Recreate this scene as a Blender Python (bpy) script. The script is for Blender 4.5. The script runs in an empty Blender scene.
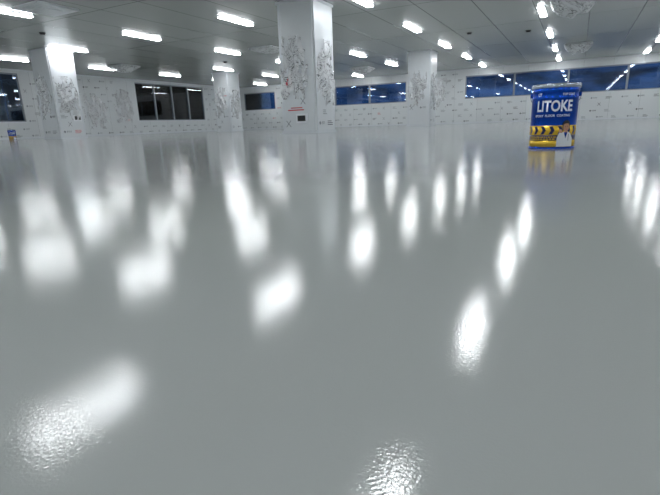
import bpy, bmesh, math, random
from mathutils import Vector, Matrix, noise
random.seed(4)
scene = bpy.context.scene
try:
    scene.view_settings.view_transform = 'Standard'
except Exception as e:
    print(e)

# ---------------------------------------------------------------- materials
def new_mat(name):
    m = bpy.data.materials.new(name); m.use_nodes = True
    nt = m.node_tree
    return m, nt, nt.nodes['Principled BSDF']

def simple(name, col, rough=0.5, metal=0.0, var=0.06, scale=6.0, emit=None, estr=0):
    m, nt, b = new_mat(name)
    tc = nt.nodes.new('ShaderNodeTexCoord'); n = nt.nodes.new('ShaderNodeTexNoise')
    n.inputs['Scale'].default_value = scale; n.inputs['Detail'].default_value = 4
    nt.links.new(tc.outputs['Object'], n.inputs['Vector'])
    r = nt.nodes.new('ShaderNodeMapRange')
    r.inputs['To Min'].default_value = 1 - var; r.inputs['To Max'].default_value = 1 + var
    nt.links.new(n.outputs['Fac'], r.inputs['Value'])
    v = nt.nodes.new('ShaderNodeVectorMath'); v.operation = 'SCALE'
    v.inputs[0].default_value = col
    nt.links.new(r.outputs['Result'], v.inputs['Scale'])
    nt.links.new(v.outputs['Vector'], b.inputs['Base Color'])
    b.inputs['Roughness'].default_value = rough
    b.inputs['Metallic'].default_value = metal
    if emit:
        b.inputs['Emission Color'].default_value = (*emit, 1)
        b.inputs['Emission Strength'].default_value = estr
    return m

def floor_mat():
    m, nt, b = new_mat('epoxy_floor')
    L = nt.links
    tc = nt.nodes.new('ShaderNodeTexCoord')
    n0 = nt.nodes.new('ShaderNodeTexNoise'); n0.inputs['Scale'].default_value = .35; n0.inputs['Detail'].default_value = 3
    L.new(tc.outputs['Object'], n0.inputs['Vector'])
    cr = nt.nodes.new('ShaderNodeValToRGB')
    cr.color_ramp.elements[0].position = .3; cr.color_ramp.elements[0].color = (.375, .397, .390, 1)
    cr.color_ramp.elements[1].position = .7; cr.color_ramp.elements[1].color = (.400, .422, .415, 1)
    L.new(n0.outputs['Fac'], cr.inputs['Fac']); L.new(cr.outputs['Color'], b.inputs['Base Color'])
    b.inputs['Roughness'].default_value = .09
    b.inputs['IOR'].default_value = 1.42
    n1 = nt.nodes.new('ShaderNodeTexNoise'); n1.inputs['Scale'].default_value = 430; n1.inputs['Detail'].default_value = 1.5
    L.new(tc.outputs['Object'], n1.inputs['Vector'])
    b1 = nt.nodes.new('ShaderNodeBump'); b1.inputs['Distance'].default_value = .00010; b1.inputs['Strength'].default_value = 1
    L.new(n1.outputs['Fac'], b1.inputs['Height'])
    L.new(b1.outputs['Normal'], b.inputs['Normal'])
    return m

def panel_mat(name, col, seam, w, h, plane, rough=.4, mortar=.004):
    m, nt, b = new_mat(name); L = nt.links
    tc = nt.nodes.new('ShaderNodeTexCoord'); sp = nt.nodes.new('ShaderNodeSeparateXYZ'); cb = nt.nodes.new('ShaderNodeCombineXYZ')
    L.new(tc.outputs['Object'], sp.inputs[0])
    L.new(sp.outputs[plane[0]], cb.inputs[0]); L.new(sp.outputs[plane[1]], cb.inputs[1])
    br = nt.nodes.new('ShaderNodeTexBrick'); br.offset = 0; br.squash = 1
    br.inputs['Scale'].default_value = 1; br.inputs['Brick Width'].default_value = w; br.inputs['Row Height'].default_value = h
    br.inputs['Mortar Size'].default_value = mortar; br.inputs['Mortar Smooth'].default_value = .1
    br.inputs['Color1'].default_value = (*col, 1); br.inputs['Color2'].default_value = (*[c * .93 for c in col], 1)
    br.inputs['Mortar'].default_value = (*seam, 1)
    L.new(cb.outputs[0], br.inputs['Vector']); L.new(br.outputs['Color'], b.inputs['Base Color'])
    b.inputs['Roughness'].default_value = rough
    return m

def glass_mat():
    m = bpy.data.materials.new('window_glass'); m.use_nodes = True; nt = m.node_tree; nt.nodes.clear(); L = nt.links
    o = nt.nodes.new('ShaderNodeOutputMaterial'); mx = nt.nodes.new('ShaderNodeMixShader')
    t = nt.nodes.new('ShaderNodeBsdfTransparent'); t.inputs[0].default_value = (.62, .78, .95, 1)
    g = nt.nodes.new('ShaderNodeBsdfGlossy'); g.inputs['Roughness'].default_value = .03
    f = nt.nodes.new('ShaderNodeFresnel'); f.inputs[0].default_value = 1.7
    L.new(f.outputs[0], mx.inputs[0]); L.new(t.outputs[0], mx.inputs[1]); L.new(g.outputs[0], mx.inputs[2]); L.new(mx.outputs[0], o.inputs[0])
    return m

def film_mat():
    m = bpy.data.materials.new('protective_film_plastic'); m.use_nodes = True; nt = m.node_tree; nt.nodes.clear(); L = nt.links
    o = nt.nodes.new('ShaderNodeOutputMaterial'); mx = nt.nodes.new('ShaderNodeMixShader')
    t = nt.nodes.new('ShaderNodeBsdfTransparent')
    p = nt.nodes.new('ShaderNodeBsdfPrincipled'); p.inputs['Roughness'].default_value = .2
    tc = nt.nodes.new('ShaderNodeTexCoord'); v = nt.nodes.new('ShaderNodeTexNoise'); v.inputs['Scale'].default_value = 2.4; v.inputs['Detail'].default_value = 2.5; v.inputs['Distortion'].default_value = 2.2
    L.new(tc.outputs['Object'], v.inputs['Vector'])
    cr = nt.nodes.new('ShaderNodeValToRGB')
    W = (.85, .87, .9, 1)
    e = cr.color_ramp.elements
    e[0].position = .40; e[0].color = W
    e[1].position = .60; e[1].color = W
    for ps, c in ((.460, W), (.472, (.03, .035, .05, 1)), (.484, (.03, .035, .05, 1)), (.496, W), (.540, W), (.550, (.10, .11, .13, 1)), (.562, W)):
        k = e.new(ps); k.color = c
    L.new(v.outputs['Fac'], cr.inputs[0]); L.new(cr.outputs[0], p.inputs['Base Color'])
    mx.inputs[0].default_value = .72
    L.new(t.outputs[0], mx.inputs[1]); L.new(p.outputs[0], mx.inputs[2]); L.new(mx.outputs[0], o.inputs[0])
    return m

M = dict(
    floor=floor_mat(),
    ceil=panel_mat('ceiling_panel', (.40, .42, .41), (.16, .17, .17), 1.18, 3.67, (0, 1), .2, .012),
    wall=panel_mat('wall_panel_back', (.68, .71, .73), (.3, .32, .33), 1.2, 50, (0, 2), .35),
    wallL=panel_mat('wall_panel_left', (.66, .69, .71), (.3, .32, .33), 1.2, 50, (1, 2), .35),
    white=simple('white_panel', (.68, .71, .74), .3, 0, .03),
    alu=simple('aluminium_trim', (.66, .69, .73), .35, .3),
    dark=simple('print_dark', (.05, .055, .07), .6),
    grey=simple('print_grey', (.24, .26, .29), .6),
    red=simple('print_red', (.55, .03, .05), .5),
    black=simple('black_plastic', (.02, .02, .022), .3),
    brown=simple('brown_blind', (.075, .052, .045), .6, 0, .3, 3),
    greyb=simple('grey_blind', (.16, .15, .15), .6, 0, .2, 3),
    glass=glass_mat(), film=film_mat(),
    frame=simple('window_frame', (.24, .27, .31), .4, .2),
    lamp=simple('lamp_diffuser', (.9, .9, .9), .5, emit=(.95, .98, 1.0), estr=38),
    blue=simple('pail_blue', (.006, .065, .44), .24, .85, .1),
    navy=simple('pail_navy', (.008, .015, .09), .3, .3),
    yellow=simple('pail_yellow', (.85, .55, .04), .25, .35),
    gold=simple('pail_gold', (.75, .48, .05), .25, .6),
    pwhite=simple('pail_white', (.80, .82, .86), .3, .2),
    skin=simple('print_skin', (.50, .27, .18), .4),
    metal=simple('tin_metal', (.45, .50, .58), .22, .9),
)

# ---------------------------------------------------------------- mesh helpers
def obj_from_bm(name, bm, mats, parent=None, smooth=False):
    me = bpy.data.meshes.new(name); bm.to_mesh(me); bm.free()
    for m in mats: me.materials.append(m)
    if smooth:
        for p in me.polygons: p.use_smooth = True
    o = bpy.data.objects.new(name, me); scene.collection.objects.link(o)
    if parent: o.parent = parent
    return o

def box(bm, x0, x1, y0, y1, z0, z1, mi=0):
    vs = [bm.verts.new(p) for p in [(x0,y0,z0),(x1,y0,z0),(x1,y1,z0),(x0,y1,z0),(x0,y0,z1),(x1,y0,z1),(x1,y1,z1),(x0,y1,z1)]]
    for f in [(3,2,1,0),(4,5,6,7),(0,1,5,4),(1,2,6,5),(2,3,7,6),(3,0,4,7)]:
        fc = bm.faces.new([vs[i] for i in f]); fc.material_index = mi

def empty(name, loc=(0,0,0)):
    e = bpy.data.objects.new(name, None); e.location = loc; e.empty_display_size = .2
    scene.collection.objects.link(e); return e

# room limits (metres)
XL, XR, YN, YF, H = -20.5, 12.0, -7.0, 25.8, 2.75
T = .2

# floor & ceiling
bm = bmesh.new(); box(bm, XL, XR, YN, YF, -.1, 0); obj_from_bm('floor', bm, [M['floor']])
bm = bmesh.new(); box(bm, XL, XR, YN, YF, H, H + .1); obj_from_bm('ceiling', bm, [M['ceil']])

# walls with openings.  axis 'x': runs along x at y plane
def wall(name, axis, p0, p1, a0, a1, openings, mat):
    bm = bmesh.new()
    def bx(s, e, z0, z1):
        if axis == 'x': box(bm, s, e, p0, p1, z0, z1)
        else: box(bm, p0, p1, s, e, z0, z1)
    cur = a0
    for (s, e, z0, z1) in sorted(openings):
        if s > cur: bx(cur, s, 0, H)
        bx(s, e, 0, z0); bx(s, e, z1, H); cur = e
    if cur < a1: bx(cur, a1, 0, H)
    return obj_from_bm(name, bm, [mat])

back_open = [(-20.1, -17.6, 1.25, 2.35), (-13.2, -8.7, 1.25, 2.35), (-5.45, 11.5, 1.25, 2.40)]
left_open = [(-4, 1.5, .68, 2.6), (3.5, 11.55, .68, 2.6), (17.3, 22.3, .68, 2.6)]
wb = wall('wall_back', 'x', YF, YF + T, XL - T, XR + T, back_open, M['wall'])
wl = wall('wall_left', 'y', XL - T, XL, YN, YF, left_open, M['wallL'])
wall('wall_right', 'y', XR, XR + T, YN, YF, [], M['wallL'])
wall('wall_front', 'x', YN - T, YN, XL - T, XR + T, [], M['wall'])

# windows
def window(name, axis, s, e, z0, z1, step, blinds=False):
    par = empty(name)
    fb = bmesh.new(); gb = bmesh.new()
    P = YF if axis == 'x' else XL
    sg = 1 if axis == 'x' else -1
    def bx(b, a, c, d0, d1, y, z, mi=0):
        lo, hi = sorted((P + sg * d0, P + sg * d1))
        if axis == 'x': box(b, a, c, lo, hi, y, z, mi)
        else: box(b, lo, hi, a, c, y, z, mi)
    n = max(1, round((e - s) / step)); w = (e - s) / n
    bx(fb, s, e, .02, .12, z0, z0 + .05); bx(fb, s, e, .02, .12, z1 - .05, z1)
    for i in range(n + 1):
        c = s + i * w; a = max(s, c - .04); b_ = min(e, c + .04)
        bx(fb, a, b_, .02, .12, z0 + .05, z1 - .05)
    bx(gb, s, e, .065, .075, z0 + .04, z1 - .04)
    obj_from_bm('frame', fb, [M['frame']], par); obj_from_bm('pane', gb, [M['glass']], par)
    if blinds:
        bb = bmesh.new(); k = 0; c = s
        while c < e - .05:
            ww = random.choice([.5, .75, 1.1]); d = min(e, c + ww)
            bx(bb, c + .01, d - .02, .14, .15, z0 - .0, z1, 0 if random.random() < .78 else 1); c = d
        obj_from_bm('blinds', bb, [M['brown'], M['greyb']], par)
    # ledge
    lb = bmesh.new(); bx(lb, s, e, -.02, .02, z0 - .03, z0 + .01); bx(lb, s, e, -.015, .02, z1, z1 + .03)
    obj_from_bm('ledge', lb, [M['alu']], par)
k = 1
for o in back_open:
    window('window_%d' % k, 'x', *o, 2.5); k += 1
for o in left_open:
    window('window_%d' % k, 'y', *o, 1.3, True); k += 1

# baseboards
bm = bmesh.new(); box(bm, XL, XR, YF - .03, YF, 0, .07); obj_from_bm('baseboard_back', bm, [M['alu']])
bm = bmesh.new(); box(bm, XL, XL + .03, YN, YF - .03, 0, .07); obj_from_bm('baseboard_left', bm, [M['alu']])
bm = bmesh.new(); box(bm, XL, XR, YF - .04, YF, H - .05, H); box(bm, XL, XL + .04, YN, YF - .04, H - .05, H)
obj_from_bm('trim_1', bm, [M['alu']])

# ---------------------------------------------------------------- printed marks on the protective film
def quad(bm, pts, mi):
    f = bm.faces.new([bm.verts.new(p) for p in pts]); f.material_index = mi

def marks(bm, org, right, nrm, w, h, dx, dz, dens=1.0, off=.003, redp=.1):
    org = Vector(org); right = Vector(right); nrm = Vector(nrm); up = Vector((0, 0, 1))
    def P(a, z): return org + right * a + up * z + nrm * off
    def R(a, z, ww, hh, mi): quad(bm, [P(a, z), P(a + ww, z), P(a + ww, z + hh), P(a, z + hh)], mi)
    r = 0; z = .12
    while z < h - .1:
        a = .05 + (dx * .5 if r % 2 else 0)
        while a < w - .25:
            if random.random() < dens:
                mi = 2 if random.random() < redp else random.choice([0, 1, 1])
                kind = random.random()
                if kind < .45:      # icon + word
                    s = .045
                    quad(bm, [P(a, z), P(a + s, z - s), P(a + 2 * s, z), P(a + s, z + s)], mi)
                    x = a + .12
                    for j in range(4):
                        ww = random.uniform(.02, .04)
                        R(x, z - .03, ww * .45, .06, mi); R(x, z + .012, ww, .015, mi); x += ww + .012
                elif kind < .8:     # text lines
                    for j in range(3):
                        R(a, z - .05 + j * .04, random.uniform(.12, .26), .014, mi)
                else:               # slanted cross logo
                    s = .07
                    quad(bm, [P(a, z - s), P(a + .02, z - s), P(a + 2 * s, z + s), P(a + 2 * s - .02, z + s)], mi)
                    quad(bm, [P(a, z + s), P(a + .02, z + s), P(a + 2 * s, z - s), P(a + 2 * s - .02, z - s)], mi)
            a += dx
        z += dz; r += 1

pm = [M['dark'], M['grey'], M['red']]
bm = bmesh.new()
marks(bm, (XL + .1, YF, 0), (1, 0, 0), (0, -1, 0), XR - XL - .3, 1.25, .62, .29, .9, redp=.02)
for a, b_ in [(-17.5, -13.3), (-8.6, -5.5)]:
    marks(bm, (a, YF, 1.2), (1, 0, 0), (0, -1, 0), b_ - a, 1.5, .6, .3, .8)
obj_from_bm('printed_marks', bm, pm, wb)
bm = bmesh.new()
marks(bm, (XL, YN, 0), (0, 1, 0), (1, 0, 0), YF - YN - .1, .66, .62, .27, .9, redp=.02)
marks(bm, (XL, 11.6, .6), (0, 1, 0), (1, 0, 0), 5.6, 2.1, .6, .3, .8, redp=.02)
marks(bm, (XL, 22.4, .6), (0, 1, 0), (1, 0, 0), 3.2, 2.1, .6, .3, .8, redp=.02)
obj_from_bm('printed_marks', bm, pm, wl)

# crumpled loose film
def film(parent, org, right, nrm, w, h, seed, rel=Vector((0, 0, 0)), depth=.12):
    org = Vector(org); right = Vector(right); nrm = Vector(nrm)
    bm = bmesh.new(); nx, nz = max(10, int(w / .03)), max(12, int(h / .03)); g = {}
    for i in range(nx + 1):
        for j in range(nz + 1):
            a, z = w * i / nx, h * j / nz
            q = Vector((a * 3.5 + seed * 7.3 + z * .8, z * 1.3, seed * 3.1))
            rdg = lambda v: (1 - abs(noise.noise(v)) * 2) ** 3
            d = rdg(q) * .7 + .35 * rdg(q * 2.3)
            g[i, j] = bm.verts.new(org + right * (a + .05 * noise.noise(q * 2)) + Vector((0, 0, z + .05 * noise.noise(q * 1.7 + Vector((9, 9, 9))))) + nrm * (.008 + depth * max(0, d)))
    for i in range(nx):
        for j in range(nz):
            a, z = (i + .5) / nx - .5, (j + .5) / nz - .5
            # tapering hanging tatters: wide at the middle, ragged below
            rr = math.hypot(a * 2.1, z * 1.85) + 1.1 * noise.noise(Vector((a * 7 + seed * 5, z * 3.5, seed)))
            if rr < .9: bm.faces.new([g[i, j], g[i+1, j], g[i+1, j+1], g[i, j+1]])
    for v in [v for v in bm.verts if not v.link_faces]: bm.verts.remove(v)
    return obj_from_bm('loose_film', bm, [M['film']], parent, True)

for i, (y, w, h, z) in enumerate([(12.6, 1.4, 1.7, .5), (14.2, 1.3, 1.5, .4), (15.9, 1.1, 1.6, .6), (23.3, 1.2, 1.6, .4)]):
    film(wl, (XL, y, z), (0, 1, 0), (1, 0, 0), w, h, i + 2)
film(wb, (-7.6, YF, .9), (1, 0, 0), (0, -1, 0), 1.2, 1.5, 11)
film(wb, (-15.5, YF, .9), (1, 0, 0), (0, -1, 0), 1.3, 1.4, 12)

# ---------------------------------------------------------------- columns
S = .90
def column(cx, cy, seed, films=True, sock=None):
    par = empty('structural_column', (cx, cy, 0))
    h = S / 2
    bm = bmesh.new(); box(bm, -h, h, -h, h, 0, H)
    bmesh.ops.bevel(bm, geom=[e for e in bm.edges if abs(e.verts[0].co.z - e.verts[1].co.z) > 1], offset=.03, segments=3, affect='EDGES')
    obj_from_bm('shaft', bm, [M['white']], par)
    bm = bmesh.new()
    for sx in (-1, 1):
        for sy in (-1, 1):
            x0, x1 = sorted((sx * h - sx * .08, sx * h - sx * .03)); box(bm, x0, x1, sy * h - .003, sy * h + .003, .07, H)
            y0, y1 = sorted((sy * h - sy * .08, sy * h - sy * .03)); box(bm, sx * h - .003, sx * h + .003, y0, y1, .07, H)
    e = h + .015
    box(bm, -e, e, -e, e, 0, .07); box(bm, -e, e, -e, e, H - .05, H)
    obj_from_bm('corner_trim', bm, [M['alu']], par)
    bm = bmesh.new()
    marks(bm, (-h + .05, -h, .1), (1, 0, 0), (0, -1, 0), S - .05, 2.0, .4, .24, .75, .006, .06)
    marks(bm, (h, -h + .05, .1), (0, 1, 0), (1, 0, 0), S - .05, 2.0, .4, .24, .75, .006, .06)
    if seed == 1:
        def R(a, z, w, hh, mi): quad(bm, [(a, -h - .008, z), (a + w, -h - .008, z), (a + w, -h - .008, z + hh), (a, -h - .008, z + hh)], mi)
        R(-.30, 1.02, .16, .10, 2); R(-.26, 1.14, .08, .05, 2)
        R(-.28, .50, .42, .025, 2); R(-.2, .55, .3, .02, 2)
    obj_from_bm('printed_marks', bm, pm, par)
    if films:
        film(par, (-h + .02, -h, .75), (1, 0, 0), (0, -1, 0), .75, 1.3, seed * 3 + 1, depth=.09)
        film(par, (h, -h + .05, .6), (0, 1, 0), (1, 0, 0), .8, 1.35, seed * 3 + 2, depth=.09)
    if sock:
        bm = bmesh.new()
        if sock[0] == 'front':
            a, z = sock[1:]
            box(bm, a - .14, a + .14, -h - .03, -h, z - .1, z + .1, 0); box(bm, a - .10, a + .10, -h - .04, -h - .03, z - .06, z + .06, 1)
        else:
            a, z = sock[1:]
            box(bm, h, h + .03, a - .14, a + .14, z - .1, z + .1, 0); box(bm, h + .03, h + .04, a - .10, a + .10, z - .06, z + .06, 1)
        obj_from_bm('socket_panel', bm, [M['pwhite'], M['black']], par)

column(-5.55, 9.5, 1, sock=('front', .08, .33))
column(-15.2, 9.75, 2, sock=('side', .2, .65))
column(-5.55, 18.4, 3)
column(-15.35, 18.4, 4)
column(4.25, 9.5, 5); column(4.25, 18.4, 6)
column(-5.55, .6, 7, False); column(-15.35, .6, 8, False); column(4.25, .6, 9, False)

# ---------------------------------------------------------------- ceiling lights
proto = None
skip = {(-14.45, 13.54)}
for i in range(-3, 6):
    for j in range(-3, 6):
        x = -(1.05 + 3.35 * i); y = 6.2 + 3.67 * j
        if not (XL + .5 < x < XR - .5 and YN + .8 < y < YF - .8): continue
        if any(abs(x - a) < .1 and abs(y - b_) < .1 for a, b_ in skip): continue
        if proto is None:
            hb = bmesh.new(); box(hb, -.085, .085, -.61, .61, -.02, 0)
            db = bmesh.new(); box(db, -.07, .07, -.6, .6, -.04, -.02)
            hm = bpy.data.meshes.new('housing'); hb.to_mesh(hm); hm.materials.append(M['alu'])
            dm = bpy.data.meshes.new('diffuser'); db.to_mesh(dm); dm.materials.append(M['lamp']); proto = True
        e = empty('ceiling_light', (x, y, H))
        for nm, me in (('housing', hm), ('diffuser', dm)):
            o = bpy.data.objects.new(nm, me); o.parent = e; scene.collection.objects.link(o)

# ceiling AC cassettes under plastic bags
def cassette(x, y, bag=.22, s=.45):
    par = empty('ceiling_air_conditioner', (x, y, H))
    bm = bmesh.new(); box(bm, -s, s, -s, s, -.04, 0)
    for k in range(4):
        box(bm, -s * .6, s * .6, -s * .85 + k * .02, -s * .85 + k * .02 + .01, -.05, -.04)
    box(bm, -s*.5, s*.5, -s*.5, s*.5, -.055, -.04)
    obj_from_bm('cassette_panel', bm, [M['white']], par)
    if bag:
        bm = bmesh.new(); n = 22; g = {}
        for i in range(n + 1):
            for j in range(n + 1):
                a, b_ = i / n * 2 - 1, j / n * 2 - 1
                r = max(0, 1 - (a*a)**1.5) * max(0, 1 - (b_*b_)**1.5)
                q = Vector((a * 2 + x, b_ * 2 + y, 0))
                z = -.06 * (1 if max(abs(a), abs(b_)) < .99 else .5) - bag * r * (.55 + .5 * abs(noise.noise(q * 1.5))) - .05 * abs(noise.noise(q * 4)) * r
                g[i, j] = bm.verts.new((a * s * 1.05, b_ * s * 1.05, z))
        for i in range(n):
            for j in range(n): bm.faces.new([g[i, j], g[i, j+1], g[i+1, j+1], g[i+1, j]])
        obj_from_bm('plastic_bag', bm, [M['film']], par, True)
for c in [(-.35, 12.9, .34), (-.25, 20.4, .3), (-10.2, 6.6, .0), (-16.6, 13.6, .25), (-9.6, 13.8, .1), (-9.4, 21.4, .25), (6.5, 13.8, .2)]:
    cassette(*c)

# smoke detectors
for (x, y) in [(-1.6, 16.2), (1.8, 15.4), (-7.4, 11.6), (-12.7, 8.0), (-3.2, 15.4), (-12.8, 15.4), (3.4, 19)]:
    bm = bmesh.new()
    bmesh.ops.create_cone(bm, cap_ends=True, segments=20, radius1=.05, radius2=.075, depth=.035, matrix=Matrix.Translation((0, 0, -.0375)))
    bmesh.ops.create_cone(bm, cap_ends=True, segments=20, radius1=.08, radius2=.08, depth=.02, matrix=Matrix.Translation((0, 0, -.01)))
    o = obj_from_bm('smoke_detector', bm, [M['black']]); o.location = (x, y, H)

# ---------------------------------------------------------------- paint pail
R0, PH = .143, .39
def lathe(name, prof, mat, parent, seg=72, smooth=True):
    bm = bmesh.new(); rings = []
    for r, z in prof:
        rings.append([bm.verts.new((r * math.cos(2*math.pi*i/seg), r * math.sin(2*math.pi*i/seg), z)) for i in range(seg)] if r > 1e-5 else [bm.verts.new((0, 0, z))])
    for a, b_ in zip(rings, rings[1:]):
        for i in range(seg):
            j = (i + 1) % seg
            if len(a) == 1 and len(b_) == 1: continue
            if len(a) == 1: bm.faces.new([a[0], b_[j], b_[i]])
            elif len(b_) == 1: bm.faces.new([a[i], a[j], b_[0]])
            else: bm.faces.new([a[i], a[j], b_[j], b_[i]])
    bmesh.ops.recalc_face_normals(bm, faces=bm.faces)
    o = obj_from_bm(name, bm, [mat], parent, smooth)
    return o

def wrap(bm, rad):
    """bend flat (x=arc length, y=z height) mesh round the -Y side of the drum"""
    xs = [v.co.x for v in bm.verts]
    x = math.floor(min(xs) / .008) * .008
    while x < max(xs):
        bmesh.ops.bisect_plane(bm, geom=bm.verts[:] + bm.edges[:] + bm.faces[:], plane_co=(x, 0, 0), plane_no=(1, 0, 0)); x += .008
    for v in bm.verts:
        a = v.co.x / rad; z = v.co.y; r = rad + v.co.z
        v.co = Vector((r * math.sin(a), -r * math.cos(a), z))

def poly_decal(name, polys, parent, rad=R0 + .0012):
    """polys: list of (points, matidx)"""
    bm = bmesh.new()
    mats = [M['pwhite'], M['navy'], M['yellow'], M['gold'], M['skin'], M['black'], M['blue'], M['red']]
    for k, (pts, mi) in enumerate(polys):
        f = bm.faces.new([bm.verts.new((p[0], p[1], .0003 * k if name == 'label_portrait' else 0)) for p in pts]); f.material_index = mi
    wrap(bm, rad); return obj_from_bm(name, bm, mats, parent)

def text_decal(txt, size, cx, z, mat, parent, bold=.0, sx=1.0):
    cu = bpy.data.curves.new('t', 'FONT'); cu.body = txt; cu.size = size; cu.align_x = 'CENTER'; cu.offset = bold; cu.resolution_u = 3
    o = bpy.data.objects.new('t', cu); scene.collection.objects.link(o)
    dg = bpy.context.evaluated_depsgraph_get(); me = bpy.data.meshes.new_from_object(o.evaluated_get(dg))
    bm = bmesh.new(); bm.from_mesh(me)
    for v in bm.verts: v.co = Vector((v.co.x * sx + cx, v.co.y + z, 0))
    bpy.data.objects.remove(o); bpy.data.meshes.remove(me)
    wrap(bm, R0 + .002)
    return obj_from_bm('label_text', bm, [mat], parent)

def ell(cx, cz, rx, rz, n=20): return [(cx + rx * math.cos(2*math.pi*i/n), cz + rz * math.sin(2*math.pi*i/n)) for i in range(n)]

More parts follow.
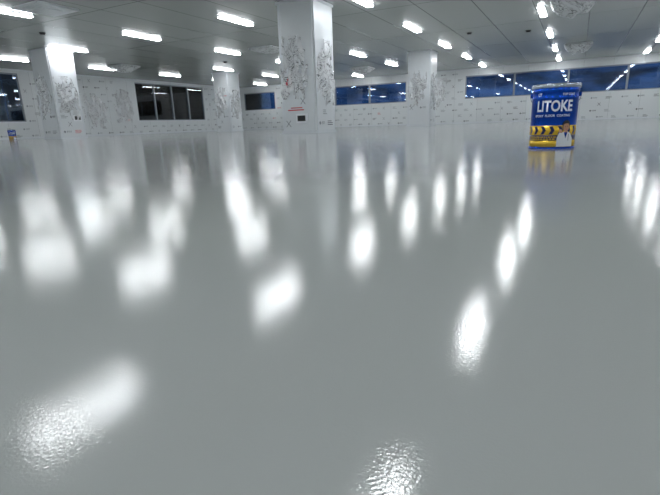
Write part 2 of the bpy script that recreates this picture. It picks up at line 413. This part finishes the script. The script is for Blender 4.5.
def pail(loc, rotz, sc=(.87, .87, .93)):
    p = empty('paint_pail', loc); p.rotation_euler = (0, 0, rotz); p.scale = sc
    lathe('drum_body', [(0, .004), (R0 - .006, .004), (R0 - .004, 0), (R0 + .003, 0), (R0 + .004, .004), (R0 + .003, .009), (R0, .012), (R0, .30), (R0 + .003, .305), (R0, .31), (R0, .345), (R0 + .003, .35), (R0, .355), (R0, .372)], M['blue'], p)
    lathe('lid', [(R0, .366), (R0 + .007, .366), (R0 + .009, .373), (R0 + .009, .384), (R0 + .005, PH), (R0 - .004, PH), (R0 - .010, .380), (R0 - .03, .378), (0, .378)], M['metal'], p)
    lathe('bottom_hoop', [(R0 + .001, .013), (R0 + .0015, .013), (R0 + .0015, .052), (R0 + .001, .052)], M['gold'], p)
    lathe('yellow_band', [(R0 + .0008, .085), (R0 + .001, .085), (R0 + .001, .142), (R0 + .0008, .142)], M['yellow'], p)
    lathe('navy_band', [(R0 + .0008, .052), (R0 + .001, .052), (R0 + .001, .085), (R0 + .0008, .085)], M['navy'], p)
    # chevrons on yellow band
    pol = []
    n = 17; step = 2 * math.pi * R0 / n
    for i in range(n):
        x = -math.pi * R0 + i * step + .004; w = step * .42
        pol.append(([(x, .089), (x + w, .089), (x + w + .014, .1135), (x + w, .138), (x, .138), (x + .014, .1135)], 1))
    poly_decal('chevrons', pol, p, R0 + .0015)
    # small copy strips
    sm = []
    for zz in (.058, .070):
        x = -.17
        while x < .02:
            w = random.uniform(.006, .02); sm.append(([(x, zz), (x + w, zz), (x + w, zz + .006), (x, zz + .006)], 2)); x += w + .005
    poly_decal('label_copy', sm, p, R0 + .0012)
    text_decal('LITOKE', .090, 0.0, .228, M['pwhite'], p, .0025, .78)
    text_decal('EPOXY  FLOOR  COATING', .019, -.01, .195, M['pwhite'], p, .0004, 1)
    text_decal('LT', .024, -.10, .318, M['pwhite'], p, .0008, 1)
    text_decal('TOP COAT', .017, .085, .320, M['pwhite'], p, .0004, 1)
    # printed engineer portrait
    cx = .085
    per = [
        ([(cx - .055, .014), (cx + .06, .014), (cx + .06, .06), (cx + .035, .095), (cx + .012, .105), (cx - .012, .105), (cx - .038, .092), (cx - .055, .06)], 0),
        ([(cx - .012, .10), (cx + .014, .10), (cx + .001, .062)], 6),
        ([(cx - .010, .100), (cx + .012, .100), (cx + .010, .118), (cx - .008, .118)], 4),
        (ell(cx + .001, .140, .027, .033), 5),
        (ell(cx + .001, .133, .021, .027), 4),
        ([(cx - .022, .142), (cx - .018, .160), (cx + .004, .168), (cx + .022, .160), (cx + .025, .142), (cx + .012, .153), (cx - .01, .152)], 5),
        (ell(cx - .007, .134, .003, .002, 8), 5), (ell(cx + .009, .134, .003, .002, 8), 5),
        ([(cx - .006, .119), (cx + .008, .119), (cx + .005, .1165), (cx - .003, .1165)], 7),
        ([(cx - .055, .02), (cx - .040, .02), (cx - .040, .075), (cx - .030, .10), (cx - .040, .104), (cx - .055, .07)], 0),
        (ell(cx - .036, .108, .010, .011, 12), 4),
        ([(cx + .018, .05), (cx + .021, .05), (cx + .021, .09), (cx + .018, .09)], 1),
    ]
    poly_decal('label_portrait', per, p, R0 + .0022)
    # handle ears and bail
    for s in (-1, 1):
        bm = bmesh.new(); bmesh.ops.create_cone(bm, cap_ends=True, segments=20, radius1=.016, radius2=.012, depth=.014, matrix=Matrix.Translation((s * (R0 + .006), 0, .327)) @ Matrix.Rotation(math.pi / 2 * s, 4, 'Y'))
        obj_from_bm('handle_ear', bm, [M['blue']], p)
    cu = bpy.data.curves.new('bail_handle', 'CURVE'); cu.dimensions = '3D'; cu.bevel_depth = .0022; sp = cu.splines.new('POLY'); n = 40; sp.points.add(n)
    for i in range(n + 1):
        a = math.pi * i / n; r = R0 + .012
        sp.points[i].co = (r * math.cos(a), r * math.sin(a) , .327 - .11 * math.sin(a), 1)
    cu.materials.append(M['metal']); o = bpy.data.objects.new('bail_handle', cu); o.parent = p; scene.collection.objects.link(o)
    return p

px, py = -.131, 3.108
pail((px, py, 0), math.atan2(-py, -px) + math.pi / 2)
pail((-18.6, 9.86, 0), math.atan2(-9.86, 18.6) + math.pi / 2)

# ---------------------------------------------------------------- dusk sky
w = bpy.data.worlds.new('dusk_sky'); scene.world = w; w.use_nodes = True; nt = w.node_tree
bg = nt.nodes['Background']; tc = nt.nodes.new('ShaderNodeTexCoord'); n = nt.nodes.new('ShaderNodeTexNoise'); n.inputs['Scale'].default_value = 12; n.inputs['Detail'].default_value = 5
mp = nt.nodes.new('ShaderNodeMapping'); mp.inputs['Scale'].default_value = (1, 1, 4)
nt.links.new(tc.outputs['Generated'], mp.inputs[0]); nt.links.new(mp.outputs[0], n.inputs['Vector'])
cr = nt.nodes.new('ShaderNodeValToRGB')
cr.color_ramp.elements[0].position = .38; cr.color_ramp.elements[0].color = (.008, .016, .042, 1)
cr.color_ramp.elements[1].position = .70; cr.color_ramp.elements[1].color = (.07, .14, .28, 1)
nt.links.new(n.outputs['Fac'], cr.inputs[0]); nt.links.new(cr.outputs[0], bg.inputs[0]); bg.inputs[1].default_value = 1

# ---------------------------------------------------------------- camera
cam = bpy.data.cameras.new('camera'); co = bpy.data.objects.new('camera', cam); scene.collection.objects.link(co); scene.camera = co
cam.sensor_width = 36; cam.lens = 453 / 660 * 36; cam.clip_start = .01; cam.clip_end = 200
yaw, pitch, roll = math.radians(28.3), math.radians(15.2), -.033
co.matrix_world = Matrix.Translation((0, 0, .18)) @ Matrix.Rotation(yaw, 4, 'Z') @ Matrix.Rotation(math.pi / 2 - pitch, 4, 'X') @ Matrix.Rotation(roll, 4, 'Z')
